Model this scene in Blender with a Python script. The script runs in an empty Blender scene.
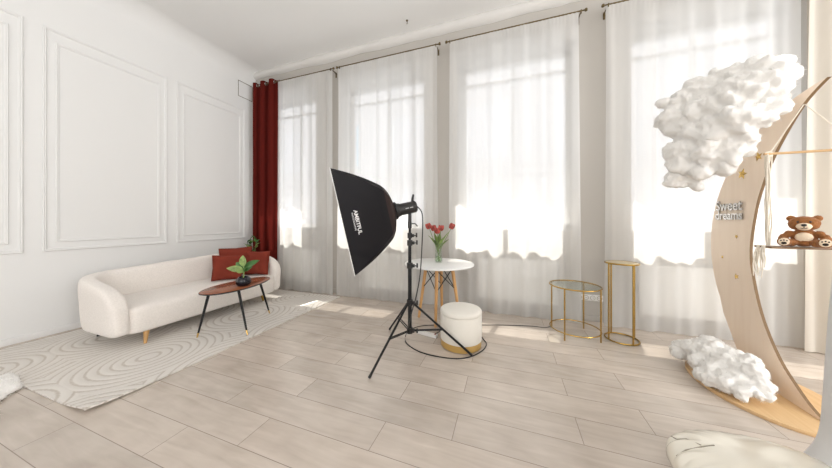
import bpy, bmesh, math, random
from mathutils import Vector, Matrix, noise
random.seed(7)
scene = bpy.context.scene
COL = scene.collection
PI = math.pi

# ------------------------------------------------------------------ camera
CAM_H = 1.45
YAW = math.radians(19.5)
FPX = 260.0
cd = bpy.data.cameras.new('camera')
cd.sensor_width = 36; cd.lens = 36*FPX/832; cd.shift_y = -14/832; cd.clip_start = .02
cam = bpy.data.objects.new('camera', cd); COL.objects.link(cam)
cam.location = (0, 0, CAM_H); cam.rotation_euler = (PI/2, 0, YAW)
scene.camera = cam

# ------------------------------------------------------------------ light
scene.view_settings.view_transform = 'Standard'
scene.view_settings.look = 'None'
scene.view_settings.gamma = 1
scene.view_settings.use_curve_mapping = False
scene.view_settings.exposure = 0.06
scene.cycles.max_bounces = 10
scene.cycles.diffuse_bounces = 6
scene.cycles.transparent_max_bounces = 24
scene.cycles.transmission_bounces = 8
scene.cycles.sample_clamp_indirect = 6
scene.cycles.caustics_reflective = False
scene.cycles.caustics_refractive = False
scene.cycles.use_denoising = True

w = bpy.data.worlds.new('sky'); scene.world = w; w.use_nodes = True
bg = w.node_tree.nodes['Background']
bg.inputs['Color'].default_value = (.90, .95, 1.0, 1)
bg.inputs['Strength'].default_value = 1.75

def light(name, kind, loc, rot, energy, color, **kw):
    l = bpy.data.lights.new(name, kind); l.energy = energy; l.color = color
    for k, v in kw.items(): setattr(l, k, v)
    o = bpy.data.objects.new(name, l); o.location = loc; o.rotation_euler = rot; COL.objects.link(o)
    return o

# sun: high over the street side, falling steeply into the room
sd = Vector((-.10, -.45, -1)).normalized()
sun = light('sun', 'SUN', (0, 8, 8), (0, 0, 0), 16, (1, .96, .88), angle=.009)
sun.rotation_euler = sd.to_track_quat('-Z', 'Y').to_euler()
# daylight entering through the windows (just outside each pane)
WINX = [(-5.13, -3.72), (-3.09, -1.40), (-.77, .93), (1.60, 3.27)]
for i, (a, b) in enumerate(WINX):
    pl = light('window_portal', 'AREA', ((a+b)/2, 4.83, 2.71), (-PI/2, 0, 0), 1, (1, 1, 1), shape='RECTANGLE', size=b-a, size_y=2.82)
    pl.data.cycles.is_portal = True
# unseen area fills, added behind the camera and at right to brighten the room
light('rear_fill', 'AREA', (-.6, -3.4, 2.5), (PI/2, 0, 0), 125, (.97, .98, 1), shape='RECTANGLE', size=6, size_y=3.4)
light('side_fill', 'AREA', (7.2, -.6, 2.4), (0, PI/2, 0), 400, (.97, .98, 1), shape='RECTANGLE', size=3.4, size_y=4.2)

# ------------------------------------------------------------------ helpers
CF = Vector((-math.sin(YAW), math.cos(YAW), 0)); CR = Vector((math.cos(YAW), math.sin(YAW), 0))
CAMP = Vector((0, 0, CAM_H))
def G(px, py, z=0.0):
    d = (CAM_H-z)*FPX/(py-220); p = CAMP + CF*d + CR*((px-416)/FPX*d); p.z = z; return p
def D(px, py, d):
    return CAMP + CF*d + CR*((px-416)/FPX*d) + Vector((0, 0, (220-py)/FPX*d))
def rnd(a, b): return random.uniform(a, b)

def new_mat(name):
    m = bpy.data.materials.new(name); m.use_nodes = True
    nt = m.node_tree
    return m, nt, nt.nodes['Principled BSDF'], nt.links
def mat(name, color, rough=.6, metal=0, bump=0, bscale=60, var=0, vscale=8, spec=.5, sheen=0, trans=0, coat=0, sss=0):
    m, nt, b, L = new_mat(name)
    b.inputs['Base Color'].default_value = (*color, 1)
    b.inputs['Roughness'].default_value = rough; b.inputs['Metallic'].default_value = metal
    b.inputs['Specular IOR Level'].default_value = spec
    b.inputs['Sheen Weight'].default_value = sheen
    b.inputs['Coat Weight'].default_value = coat
    b.inputs['Transmission Weight'].default_value = trans
    if sss:
        b.inputs['Subsurface Weight'].default_value = sss
        b.inputs['Subsurface Radius'].default_value = (.05, .05, .05)
    tc = nt.nodes.new('ShaderNodeTexCoord')
    if bump:
        n = nt.nodes.new('ShaderNodeTexNoise'); n.inputs['Scale'].default_value = bscale; n.inputs['Detail'].default_value = 5
        L.new(tc.outputs['Object'], n.inputs['Vector'])
        bp = nt.nodes.new('ShaderNodeBump'); bp.inputs['Strength'].default_value = bump; bp.inputs['Distance'].default_value = .01
        L.new(n.outputs['Fac'], bp.inputs['Height']); L.new(bp.outputs['Normal'], b.inputs['Normal'])
    if var:
        n = nt.nodes.new('ShaderNodeTexNoise'); n.inputs['Scale'].default_value = vscale; n.inputs['Detail'].default_value = 4
        L.new(tc.outputs['Object'], n.inputs['Vector'])
        r = nt.nodes.new('ShaderNodeValToRGB')
        r.color_ramp.elements[0].position = .3; r.color_ramp.elements[1].position = .7
        r.color_ramp.elements[0].color = (*[c*(1-var) for c in color], 1)
        r.color_ramp.elements[1].color = (*[min(1, c*(1+var)) for c in color], 1)
        L.new(n.outputs['Fac'], r.inputs['Fac']); L.new(r.outputs['Color'], b.inputs['Base Color'])
    return m

def tag(o, label, cat, group=None, kind=None):
    o['label'] = label; o['category'] = cat
    if group: o['group'] = group
    if kind: o['kind'] = kind
    return o
def empty(name, loc, rz=0, label=None, cat=None, group=None):
    o = bpy.data.objects.new(name, None); o.location = loc; o.rotation_euler = (0, 0, rz); COL.objects.link(o)
    o.empty_display_size = .1
    if label: tag(o, label, cat, group)
    return o

class MB:
    """collects shapes into one mesh"""
    def __init__(s): s.bm = bmesh.new()
    def box(s, c, d, bevel=0, rot=None, seg=2):
        r = bmesh.ops.create_cube(s.bm, size=1); vs = r['verts']
        M = Matrix.Translation(Vector(c)) @ ((rot.to_4x4() if rot is not None else Matrix.Identity(4))) @ Matrix.Diagonal((*d, 1))
        bmesh.ops.transform(s.bm, matrix=M, verts=vs)
        if bevel:
            es = list({e for v in vs for e in v.link_edges})
            bmesh.ops.bevel(s.bm, geom=es, offset=bevel, segments=seg, profile=.5, affect='EDGES')
        return s
    def tube(s, pts, r, n=10, closed=False, cap=True):
        pts = [Vector(p) for p in pts]; N = len(pts)
        rs = r if isinstance(r, (list, tuple)) else [r]*N
        rings = []; prev = None
        for i, p in enumerate(pts):
            if closed: t = pts[(i+1) % N]-pts[i-1]
            else: t = pts[min(i+1, N-1)]-pts[max(i-1, 0)]
            t.normalize()
            if prev is None:
                a = Vector((0, 0, 1)) if abs(t.z) < .9 else Vector((1, 0, 0))
                u = t.cross(a).normalized()
            else:
                u = (prev - t*prev.dot(t)).normalized()
            prev = u; v = t.cross(u)
            rings.append([s.bm.verts.new(p + (u*math.cos(2*PI*k/n) + v*math.sin(2*PI*k/n))*rs[i]) for k in range(n)])
        for i in range(N if closed else N-1):
            A = rings[i]; B = rings[(i+1) % N]
            for k in range(n):
                s.bm.faces.new((A[k], A[(k+1) % n], B[(k+1) % n], B[k]))
        if cap and not closed:
            s.bm.faces.new(rings[0][::-1]); s.bm.faces.new(rings[-1])
        return s
    def lathe(s, prof, c=(0, 0, 0), n=48, sx=1, sy=1):
        c = Vector(c); rings = []
        for (r, z) in prof:
            if r < 1e-6: rings.append([s.bm.verts.new(c+Vector((0, 0, z)))])
            else: rings.append([s.bm.verts.new(c+Vector((r*sx*math.cos(2*PI*k/n), r*sy*math.sin(2*PI*k/n), z))) for k in range(n)])
        for A, B in zip(rings[:-1], rings[1:]):
            for k in range(n):
                k2 = (k+1) % n
                if len(A) == 1 and len(B) == 1: continue
                if len(A) == 1: s.bm.faces.new((A[0], B[k2], B[k]))
                elif len(B) == 1: s.bm.faces.new((A[k], A[k2], B[0]))
                else: s.bm.faces.new((A[k], A[k2], B[k2], B[k]))
        return s
    def prism(s, poly, vec, ngon=True):
        """poly: 3d points, extruded along vec"""
        vec = Vector(vec)
        A = [s.bm.verts.new(Vector(p)) for p in poly]; B = [s.bm.verts.new(Vector(p)+vec) for p in poly]
        n = len(A)
        s.bm.faces.new(A); s.bm.faces.new(B[::-1])
        for k in range(n): s.bm.faces.new((A[k], B[k], B[(k+1) % n], A[(k+1) % n]))
        return s
    def ball(s, c, r, sub=2, rot=None):
        R = r if isinstance(r, (tuple, list)) else (r, r, r)
        q = bmesh.ops.create_icosphere(s.bm, subdivisions=sub, radius=1)
        M = Matrix.Translation(Vector(c)) @ ((rot.to_4x4() if rot is not None else Matrix.Identity(4))) @ Matrix.Diagonal((*R, 1))
        bmesh.ops.transform(s.bm, matrix=M, verts=q['verts'])
        return s
    def grid(s, fn, nu, nv, closed_u=False):
        V = [[s.bm.verts.new(Vector(fn(i/nu, j/nv))) for j in range(nv+1)] for i in range(nu if closed_u else nu+1)]
        for i in range(nu):
            for j in range(nv):
                A = V[i]; B = V[(i+1) % len(V)] if closed_u else V[i+1]
                s.bm.faces.new((A[j], B[j], B[j+1], A[j+1]))
        return s
    def build(s, name, m, parent=None, smooth=True, angle=40, recalc=True):
        if recalc: bmesh.ops.recalc_face_normals(s.bm, faces=s.bm.faces)
        me = bpy.data.meshes.new(name); s.bm.to_mesh(me); s.bm.free()
        if m: me.materials.append(m)
        if smooth:
            for p in me.polygons: p.use_smooth = True
            try: me.set_sharp_from_angle(angle=math.radians(angle))
            except Exception: pass
        o = bpy.data.objects.new(name, me); COL.objects.link(o)
        if parent: o.parent = parent
        return o
def modify(o, mods):
    """apply modifiers and store the evaluated mesh"""
    for kind, kw in mods:
        md = o.modifiers.new(kind, kind)
        for k, v in kw.items(): setattr(md, k, v)
    bpy.context.view_layer.update()
    dg = bpy.context.evaluated_depsgraph_get()
    me = bpy.data.meshes.new_from_object(o.evaluated_get(dg))
    o.modifiers.clear(); old = o.data; o.data = me
    me.name = old.name
    for p in me.polygons: p.use_smooth = True
    return o
def struct(o): o['kind'] = 'structure'; return o

def copy_tree(o, parent=None):
    c = o.copy(); COL.objects.link(c); c.parent = parent
    for ch in list(o.children): copy_tree(ch, c)
    return c

# ------------------------------------------------------------------ materials
M = {}
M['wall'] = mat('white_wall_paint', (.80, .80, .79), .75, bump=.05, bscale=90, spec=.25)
M['plaster'] = mat('window_wall_backlit_tone', (.46, .435, .40), .8, bump=.05, bscale=60, spec=.2)  # darkened base colour carries the backlit shade of the window wall
M['ceiling'] = mat('ceiling_plaster', (.83, .83, .82), .85, bump=.12, bscale=7, spec=.2)
M['cornice'] = mat('cornice_plaster', (.68, .665, .64), .85, bump=.5, bscale=9, spec=.2)
M['white'] = mat('white_lacquer', (.83, .83, .82), .35)
M['black'] = mat('black_metal', (.010, .010, .011), .4, spec=.3)
M['blackp'] = mat('black_plastic', (.015, .014, .014), .35)
M['chrome'] = mat('chrome', (.75, .75, .75), .22, metal=1)
M['gold'] = mat('brass_gold', (.45, .29, .075), .25, metal=1)
M['goldm'] = mat('polished_gold', (.80, .56, .2), .25, metal=1)
M['bronze'] = mat('antique_bronze', (.16, .12, .06), .4, metal=.8)
M['boucle'] = mat('cream_boucle', (.86, .81, .76), .95, bump=.5, bscale=160, var=.05, vscale=70, sheen=.3, spec=.1)
M['rust'] = mat('rust_cushion_cloth', (.215, .038, .023), .9, bump=.35, bscale=130, var=.08, vscale=6, sheen=.0, spec=.15)
M['oak'] = mat('pale_leg_wood', (.58, .33, .12), .45, var=.12, vscale=14)
M['stoolfab'] = mat('stool_cream_velvet', (.80, .77, .70), .9, bump=.25, bscale=120, sheen=.3, spec=.15)
M['leaf'] = mat('plant_leaf', (.055, .16, .035), .4, var=.35, vscale=14)
M['leafl'] = mat('plant_leaf_pale', (.30, .42, .14), .45, var=.5, vscale=20)
M['tulipleaf'] = mat('tulip_leaf', (.15, .23, .05), .5, var=.25, vscale=12)
M['petal'] = mat('tulip_petal', (.40, .065, .05), .5, var=.5, vscale=22)
M['potblack'] = mat('black_glazed_pot', (.008, .008, .014), .15, coat=.2, spec=.4)
M['basket'] = mat('planter_grey', (.35, .33, .3), .7)
M['soil'] = mat('soil', (.03, .02, .013), .95, bump=.6, bscale=80)
M['fiber'] = mat('polyester_fibre', (.80, .785, .755), 1.0, spec=.03, sheen=.2, bump=.3, bscale=90, sss=.45)
M['fur'] = mat('white_fur', (.90, .88, .85), 1.0, spec=.05, sheen=.3, bump=.8, bscale=70)
M['bear'] = mat('teddy_plush', (.30, .125, .045), .95, bump=.7, bscale=90, var=.15, vscale=30, sheen=.15, spec=.1)
M['bearl'] = mat('teddy_light_plush', (.80, .66, .50), .95, bump=.5, bscale=90, spec=.1)
M['rope'] = mat('cotton_rope', (.78, .72, .62), .95, bump=.6, bscale=90, spec=.1)
M['bulb_diff'] = mat('diffuser_cloth', (.85, .85, .84), .8)
M['radiator'] = mat('radiator_enamel', (.80, .79, .76), .4)
M['backdrop'] = mat('white_backdrop_paper', (.90, .90, .90), .6, bump=.03, bscale=6)
M['vinyl'] = mat('pearl_foil', (.86, .82, .72), .22, metal=.15, bump=.1, bscale=5, coat=.3)
M['darkseam'] = mat('crease', (.30, .27, .21), .5)
M['socket'] = mat('socket_plastic', (.80, .79, .77), .35)
M['silver'] = mat('mirror_acrylic', (.52, .51, .50), .18, metal=1)
M['glass_green'] = mat('clear_glass_top', (.92, .96, .93), .02)
M['stem_wood'] = mat('stem', (.10, .13, .04), .6)

def wood_mat(name, c1, c2, axis='Y', rough=.4, sc=5):
    m, nt, b, L = new_mat(name)
    tc = nt.nodes.new('ShaderNodeTexCoord'); mp = nt.nodes.new('ShaderNodeMapping')
    s = {'X': (.5, 7, 7), 'Y': (7, .5, 7), 'Z': (7, 7, .5)}[axis]
    mp.inputs['Scale'].default_value = s
    n = nt.nodes.new('ShaderNodeTexNoise'); n.inputs['Scale'].default_value = sc; n.inputs['Detail'].default_value = 7; n.inputs['Distortion'].default_value = .4
    r = nt.nodes.new('ShaderNodeValToRGB'); r.color_ramp.elements[0].position = .3; r.color_ramp.elements[1].position = .72
    r.color_ramp.elements[0].color = (*c1, 1); r.color_ramp.elements[1].color = (*c2, 1)
    L.new(tc.outputs['Object'], mp.inputs['Vector']); L.new(mp.outputs['Vector'], n.inputs['Vector'])
    L.new(n.outputs['Fac'], r.inputs['Fac']); L.new(r.outputs['Color'], b.inputs['Base Color'])
    b.inputs['Roughness'].default_value = rough
    return m
M['walnut'] = wood_mat('walnut_top', (.20, .060, .025), (.34, .12, .055), 'Y', .25)
M['ply'] = wood_mat('birch_plywood', (.83, .68, .54), (.87, .73, .59), 'Z', .3, 3)
M['plybase'] = wood_mat('birch_plywood_base', (.66, .43, .21), (.76, .53, .29), 'Y', .45)
M['plyedge'] = mat('plywood_edge', (.20, .12, .055), .7)
M['dowel'] = wood_mat('dowel_wood', (.48, .30, .13), (.6, .38, .18), 'X', .5)
M['darkwood'] = wood_mat('dark_board', (.16, .09, .045), (.24, .14, .07), 'X', .5)
M['eames'] = wood_mat('beech_leg', (.50, .26, .09), (.64, .37, .15), 'Z', .4)

def floor_mat():
    m, nt, b, L = new_mat('oak_laminate')
    tc = nt.nodes.new('ShaderNodeTexCoord')
    mp = nt.nodes.new('ShaderNodeMapping'); mp.inputs['Location'].default_value = (.35, .06, 0)
    br = nt.nodes.new('ShaderNodeTexBrick')
    br.offset = .37; br.offset_frequency = 2
    br.inputs['Scale'].default_value = 1; br.inputs['Mortar Size'].default_value = .0022; br.inputs['Mortar Smooth'].default_value = .1
    br.inputs['Brick Width'].default_value = 1.29; br.inputs['Row Height'].default_value = .25
    br.inputs['Color1'].default_value = (0, 0, 0, 1); br.inputs['Color2'].default_value = (1, 1, 1, 1); br.inputs['Bias'].default_value = 0
    L.new(tc.outputs['Object'], mp.inputs['Vector']); L.new(mp.outputs['Vector'], br.inputs['Vector'])
    # grain, stretched along the plank and shifted per plank
    mp2 = nt.nodes.new('ShaderNodeMapping'); mp2.inputs['Scale'].default_value = (.8, 6, 1)
    add = nt.nodes.new('ShaderNodeVectorMath'); add.operation = 'MULTIPLY_ADD'
    L.new(br.outputs['Color'], add.inputs[0]); add.inputs[1].default_value = (7, 3, 5); L.new(tc.outputs['Object'], add.inputs[2])
    L.new(add.outputs[0], mp2.inputs['Vector'])
    n = nt.nodes.new('ShaderNodeTexNoise'); n.inputs['Scale'].default_value = 3.2; n.inputs['Detail'].default_value = 8; n.inputs['Distortion'].default_value = .6
    L.new(mp2.outputs['Vector'], n.inputs['Vector'])
    n2 = nt.nodes.new('ShaderNodeTexNoise'); n2.inputs['Scale'].default_value = 2.6; n2.inputs['Detail'].default_value = 3
    L.new(add.outputs[0], n2.inputs['Vector'])
    r = nt.nodes.new('ShaderNodeValToRGB'); r.color_ramp.elements[0].position = .32; r.color_ramp.elements[1].position = .68
    r.color_ramp.elements[0].color = (.48, .412, .35, 1); r.color_ramp.elements[1].color = (.66, .588, .52, 1)
    mixf = nt.nodes.new('ShaderNodeMath'); mixf.operation = 'MULTIPLY_ADD'; mixf.inputs[1].default_value = .45
    ml = nt.nodes.new('ShaderNodeMath'); ml.operation = 'MULTIPLY'; ml.inputs[1].default_value = .55
    L.new(n2.outputs['Fac'], ml.inputs[0]); L.new(n.outputs['Fac'], mixf.inputs[0]); L.new(ml.outputs[0], mixf.inputs[2])
    L.new(mixf.outputs[0], r.inputs['Fac'])
    hs = nt.nodes.new('ShaderNodeMixRGB'); hs.blend_type = 'MULTIPLY'; hs.inputs['Fac'].default_value = 1
    tone = nt.nodes.new('ShaderNodeValToRGB'); tone.color_ramp.elements[0].color = (.93, .93, .93, 1); tone.color_ramp.elements[1].color = (1.05, 1.04, 1.03, 1)
    L.new(br.outputs['Color'], tone.inputs['Fac']); L.new(r.outputs['Color'], hs.inputs['Color1']); L.new(tone.outputs['Color'], hs.inputs['Color2'])
    mx = nt.nodes.new('ShaderNodeMixRGB'); mx.inputs['Color2'].default_value = (.25, .20, .165, 1)
    mf = nt.nodes.new('ShaderNodeMath'); mf.operation = 'MULTIPLY'; mf.inputs[1].default_value = .85
    L.new(br.outputs['Fac'], mf.inputs[0]); L.new(mf.outputs[0], mx.inputs['Fac']); L.new(hs.outputs['Color'], mx.inputs['Color1'])
    L.new(mx.outputs['Color'], b.inputs['Base Color'])
    b.inputs['Roughness'].default_value = .27; b.inputs['Specular IOR Level'].default_value = .6
    bp = nt.nodes.new('ShaderNodeBump'); bp.inputs['Strength'].default_value = .12; bp.inputs['Distance'].default_value = .004
    L.new(n.outputs['Fac'], bp.inputs['Height']); L.new(bp.outputs['Normal'], b.inputs['Normal'])
    return m
M['floor'] = floor_mat()

def rug_mat():
    m, nt, b, L = new_mat('rug_with_rings')
    tc = nt.nodes.new('ShaderNodeTexCoord')
    mp = nt.nodes.new('ShaderNodeMapping'); mp.inputs['Scale'].default_value = (1.15, 1.0, 0); mp.inputs['Location'].default_value = (.2, .55, 0)
    v = nt.nodes.new('ShaderNodeTexVoronoi'); v.inputs['Scale'].default_value = .95; v.inputs['Randomness'].default_value = .35
    L.new(tc.outputs['Object'], mp.inputs['Vector']); L.new(mp.outputs['Vector'], v.inputs['Vector'])
    mu = nt.nodes.new('ShaderNodeMath'); mu.operation = 'MULTIPLY'; mu.inputs[1].default_value = 88
    L.new(v.outputs['Distance'], mu.inputs[0])
    si = nt.nodes.new('ShaderNodeMath'); si.operation = 'SINE'; L.new(mu.outputs[0], si.inputs[0])
    r = nt.nodes.new('ShaderNodeValToRGB')
    r.color_ramp.elements[0].position = .0; r.color_ramp.elements[0].color = (.57, .52, .465, 1)
    r.color_ramp.elements[1].position = .26; r.color_ramp.elements[1].color = (.74, .705, .66, 1)
    h = nt.nodes.new('ShaderNodeMath'); h.operation = 'MULTIPLY_ADD'; h.inputs[1].default_value = .5; h.inputs[2].default_value = .5
    L.new(si.outputs[0], h.inputs[0])
    n = nt.nodes.new('ShaderNodeTexNoise'); n.inputs['Scale'].default_value = 60; n.inputs['Detail'].default_value = 4
    L.new(tc.outputs['Object'], n.inputs['Vector'])
    ad = nt.nodes.new('ShaderNodeMath'); ad.operation = 'MULTIPLY_ADD'; ad.inputs[1].default_value = .5
    L.new(n.outputs['Fac'], ad.inputs[0]); 
    sb = nt.nodes.new('ShaderNodeMath'); sb.operation = 'SUBTRACT'; sb.inputs[1].default_value = .25
    L.new(h.outputs[0], sb.inputs[0]); L.new(sb.outputs[0], ad.inputs[2])
    L.new(ad.outputs[0], r.inputs['Fac']); L.new(r.outputs['Color'], b.inputs['Base Color'])
    b.inputs['Roughness'].default_value = .95; b.inputs['Specular IOR Level'].default_value = .1
    bp = nt.nodes.new('ShaderNodeBump'); bp.inputs['Strength'].default_value = .5; bp.inputs['Distance'].default_value = .006
    L.new(ad.outputs[0], bp.inputs['Height']); L.new(bp.outputs['Normal'], b.inputs['Normal'])
    return m
M['rug'] = rug_mat()

def sheer_mat(name, color, transp, diff=.35):
    m = bpy.data.materials.new(name); m.use_nodes = True; nt = m.node_tree; L = nt.links
    nt.nodes.remove(nt.nodes['Principled BSDF']); out = nt.nodes['Material Output']
    tl = nt.nodes.new('ShaderNodeBsdfTranslucent'); tl.inputs['Color'].default_value = (*color, 1)
    df = nt.nodes.new('ShaderNodeBsdfDiffuse'); df.inputs['Color'].default_value = (*color, 1)
    tr = nt.nodes.new('ShaderNodeBsdfTransparent')
    m1 = nt.nodes.new('ShaderNodeMixShader'); m1.inputs['Fac'].default_value = diff
    L.new(tl.outputs[0], m1.inputs[1]); L.new(df.outputs[0], m1.inputs[2])
    m2 = nt.nodes.new('ShaderNodeMixShader')
    if transp > 0:
        # a woven sheer closes up where its folds are seen edge-on
        g = nt.nodes.new('ShaderNodeLayerWeight'); g.inputs['Blend'].default_value = .5
        mr = nt.nodes.new('ShaderNodeMapRange'); mr.inputs['From Min'].default_value = .0; mr.inputs['From Max'].default_value = .8
        mr.inputs['To Min'].default_value = 1-transp; mr.inputs['To Max'].default_value = 1-transp*.30
        L.new(g.outputs['Facing'], mr.inputs['Value']); L.new(mr.outputs['Result'], m2.inputs['Fac'])
    else: m2.inputs['Fac'].default_value = 1
    L.new(tr.outputs[0], m2.inputs[1]); L.new(m1.outputs[0], m2.inputs[2]); L.new(m2.outputs[0], out.inputs['Surface'])
    return m
M['sheer'] = sheer_mat('sheer_voile', (.86, .855, .84), .34, .42)
M['redcurtain'] = sheer_mat('red_curtain_cloth', (.125, .017, .013), 0, .75)
M['beigecurtain'] = sheer_mat('beige_curtain_cloth', (.84, .79, .71), 0, .6)

def glass_mat(name, tint=(1, 1, 1), gl=.06):
    m = bpy.data.materials.new(name); m.use_nodes = True; nt = m.node_tree; L = nt.links
    nt.nodes.remove(nt.nodes['Principled BSDF']); out = nt.nodes['Material Output']
    tr = nt.nodes.new('ShaderNodeBsdfTransparent'); tr.inputs['Color'].default_value = (*tint, 1)
    g = nt.nodes.new('ShaderNodeBsdfGlossy'); g.inputs['Roughness'].default_value = .02
    fr = nt.nodes.new('ShaderNodeLayerWeight'); fr.inputs['Blend'].default_value = .5
    pw = nt.nodes.new('ShaderNodeMath'); pw.operation = 'POWER'; pw.inputs[1].default_value = 4; L.new(fr.outputs['Facing'], pw.inputs[0])
    ml = nt.nodes.new('ShaderNodeMath'); ml.operation = 'MULTIPLY_ADD'; ml.inputs[1].default_value = .55; ml.inputs[2].default_value = gl*.4; L.new(pw.outputs[0], ml.inputs[0])
    mx = nt.nodes.new('ShaderNodeMixShader'); L.new(ml.outputs[0], mx.inputs['Fac'])
    L.new(tr.outputs[0], mx.inputs[1]); L.new(g.outputs[0], mx.inputs[2]); L.new(mx.outputs[0], out.inputs['Surface'])
    return m
M['glass'] = glass_mat('window_glass')
M['tglass'] = glass_mat('table_glass', (.93, .96, .94), .12)
M['vglass'] = glass_mat('vase_glass', (.93, .96, .93), .12)

# ------------------------------------------------------------------ room
XL, XR, YW, YB, ZC = -5.45, 7.5, 4.36, -3.6, 4.76
WT = .45
YC = 4.19                      # plane the curtains hang in
ZS, ZH = 1.30, 4.12            # window sill and head
struct(MB().box(((XL+XR)/2, (YB+YW)/2+.1, -.05), (XR-XL+.4, YW-YB+.6, .1)).build('floor', M['floor'], smooth=False))
struct(MB().box(((XL+XR)/2, (YB+YW)/2, ZC+.06), (XR-XL+.4, YW-YB+1.0, .12)).build('ceiling', M['ceiling'], smooth=False))
struct(MB().box((XL-.1, (YB+YW)/2, ZC/2), (.2, YW-YB+1.0, ZC)).build('wall_left', M['wall'], smooth=False))
struct(MB().box((XR+.1, (YB+YW)/2, ZC/2), (.2, YW-YB+1.0, ZC)).build('wall_right', M['wall'], smooth=False))
struct(MB().box(((XL+XR)/2, YB-.1, ZC/2), (XR-XL, .2, ZC)).build('wall_rear', M['wall'], smooth=False))
b = MB()
xs = [XL] + [v for ab in WINX for v in ab] + [XR]
for i in range(0, len(xs), 2):
    b.box(((xs[i]+xs[i+1])/2, YW+WT/2, ZC/2), (xs[i+1]-xs[i], WT, ZC))
for a, c in WINX:
    b.box(((a+c)/2, YW+WT/2, ZS/2), (c-a, WT, ZS)); b.box(((a+c)/2, YW+WT/2, (ZH+ZC)/2), (c-a, WT, ZC-ZH))
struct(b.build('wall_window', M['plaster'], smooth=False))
# unseen hoods added on the street side to narrow the sun strip indoors
for q, (a, c) in enumerate(WINX):
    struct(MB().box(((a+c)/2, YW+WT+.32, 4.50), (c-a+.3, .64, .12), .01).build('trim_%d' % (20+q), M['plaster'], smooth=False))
# windows
for i, (a, c) in enumerate(WINX):
    root = empty('window_%d' % (i+1), ((a+c)/2, YW+WT-.08, ZS)); struct(root)
    W_, H_ = c-a, ZH-ZS
    f = MB()
    for sx in (-1, 1): f.box((sx*(W_/2-.035), 0, H_/2), (.07, .07, H_), .006)
    for zz in (.035, H_-.035): f.box((0, 0, zz), (W_, .07, .07), .006)
    f.build('window_frame', M['white'], root)
    MB().box((0, 0, H_/2), (.06, .075, H_-.1), .008).build('mullion', M['white'], root)
    MB().box((0, 0, H_*.895), (W_-.1, .075, .055), .008).build('transom', M['white'], root)
    MB().box((0, .0, H_/2), (W_-.1, .006, H_-.1)).build('pane', M['glass'], root, smooth=False)
    MB().box((0, -.185, -.005), (W_+.0, .34, .03), .008).build('window_sill', M['white'], root)
# coves and cornice
def cove(name, p0, p1, inward, r, m):
    p0 = Vector(p0); p1 = Vector(p1); inward = Vector(inward)
    prof = [Vector((0, 0, 0))] + [inward*(r-r*math.cos(t)) + Vector((0, 0, -r+r*math.sin(t))) for t in [k/10*PI/2 for k in range(11)]]
    return struct(MB().prism([p0+q for q in prof], p1-p0).build(name, m))
cove('trim_1', (XL+.001, YB, ZC), (XL+.001, YW, ZC), (1, 0, 0), .28, M['wall'])
# the rough plaster cornice of the window wall: soft and slightly wavy
def corn(u, v):
    x = XL + .02 + u*(XR-XL-.04); t = v*PI/2
    wob = 1 + .28*noise.noise(Vector((x*1.3, 0, 2))) + .05*noise.noise(Vector((x*5, 3, 2)))
    bulge = .07 + .03*math.sin(v*PI)
    return (x, YW-.001-bulge*math.sin(t)*wob*1.25, ZC-.13*wob*math.cos(t))
struct(MB().grid(corn, 240, 8).build('trim_2', M['cornice']))
# baseboards
struct(MB().box((XL+.009, (YB+YW)/2, .04), (.018, YW-YB, .08), .004).build('baseboard_left', M['white']))
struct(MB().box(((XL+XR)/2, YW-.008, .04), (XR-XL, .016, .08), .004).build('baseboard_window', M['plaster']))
# raised panel mouldings on the left wall
tn = 3
def moulding(y0, y1, z0, z1, wd=.035, dp=.022):
    global tn
    prof = [(0, 0), (0, dp*.6), (wd*.25, dp), (wd*.55, dp*.75), (wd*.7, dp*.9), (wd, dp*.3), (wd, 0)]
    bm = MB(); rings = []
    for o_, h in prof:
        rings.append([bm.bm.verts.new((XL+h-.0005, y, z)) for y, z in ((y0+o_, z0+o_), (y1-o_, z0+o_), (y1-o_, z1-o_), (y0+o_, z1-o_))])
    for A, B in zip(rings[:-1], rings[1:]):
        for k in range(4): bm.bm.faces.new((A[k], A[(k+1) % 4], B[(k+1) % 4], B[k]))
    struct(bm.build('trim_%d' % tn, M['wall'], angle=20)); tn += 1
for y0 in (1.492-1.385*2, 1.492-1.385, 1.492, 2.877):
    y1 = y0+1.25
    moulding(y0, y1, 1.055, 3.875)
    moulding(y0+.10, y1-.095, 1.165, 3.72, .03, .018)
# flush inspection hatch: a fine dark outline high on the left wall
hm = MB()
for (y0, z0, y1, z1) in ((3.98, 4.12, 4.30, 4.12), (3.98, 4.45, 4.30, 4.45), (3.98, 4.12, 3.98, 4.45), (4.30, 4.12, 4.30, 4.45)):
    hm.tube([(XL+.003, y0, z0), (XL+.003, y1, z1)], .005, 6)
struct(hm.build('trim_%d' % tn, M['bronze']))
hk = empty('ceiling_hook', (*D(407, 21, 4.31).xy, ZC), 0, 'tiny dark hook in the white ceiling above the softbox', 'hook')
MB().lathe([(0, 0), (.018, 0), (.018, -.008), (.006, -.012), (.006, -.03), (0, -.03)], n=12).build('mount', M['bronze'], hk)
MB().tube([(0, 0, -.03), (.01, 0, -.04), (.012, 0, -.052), (0, 0, -.06), (-.01, 0, -.052)], .003, 6).build('hook', M['bronze'], hk)

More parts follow.
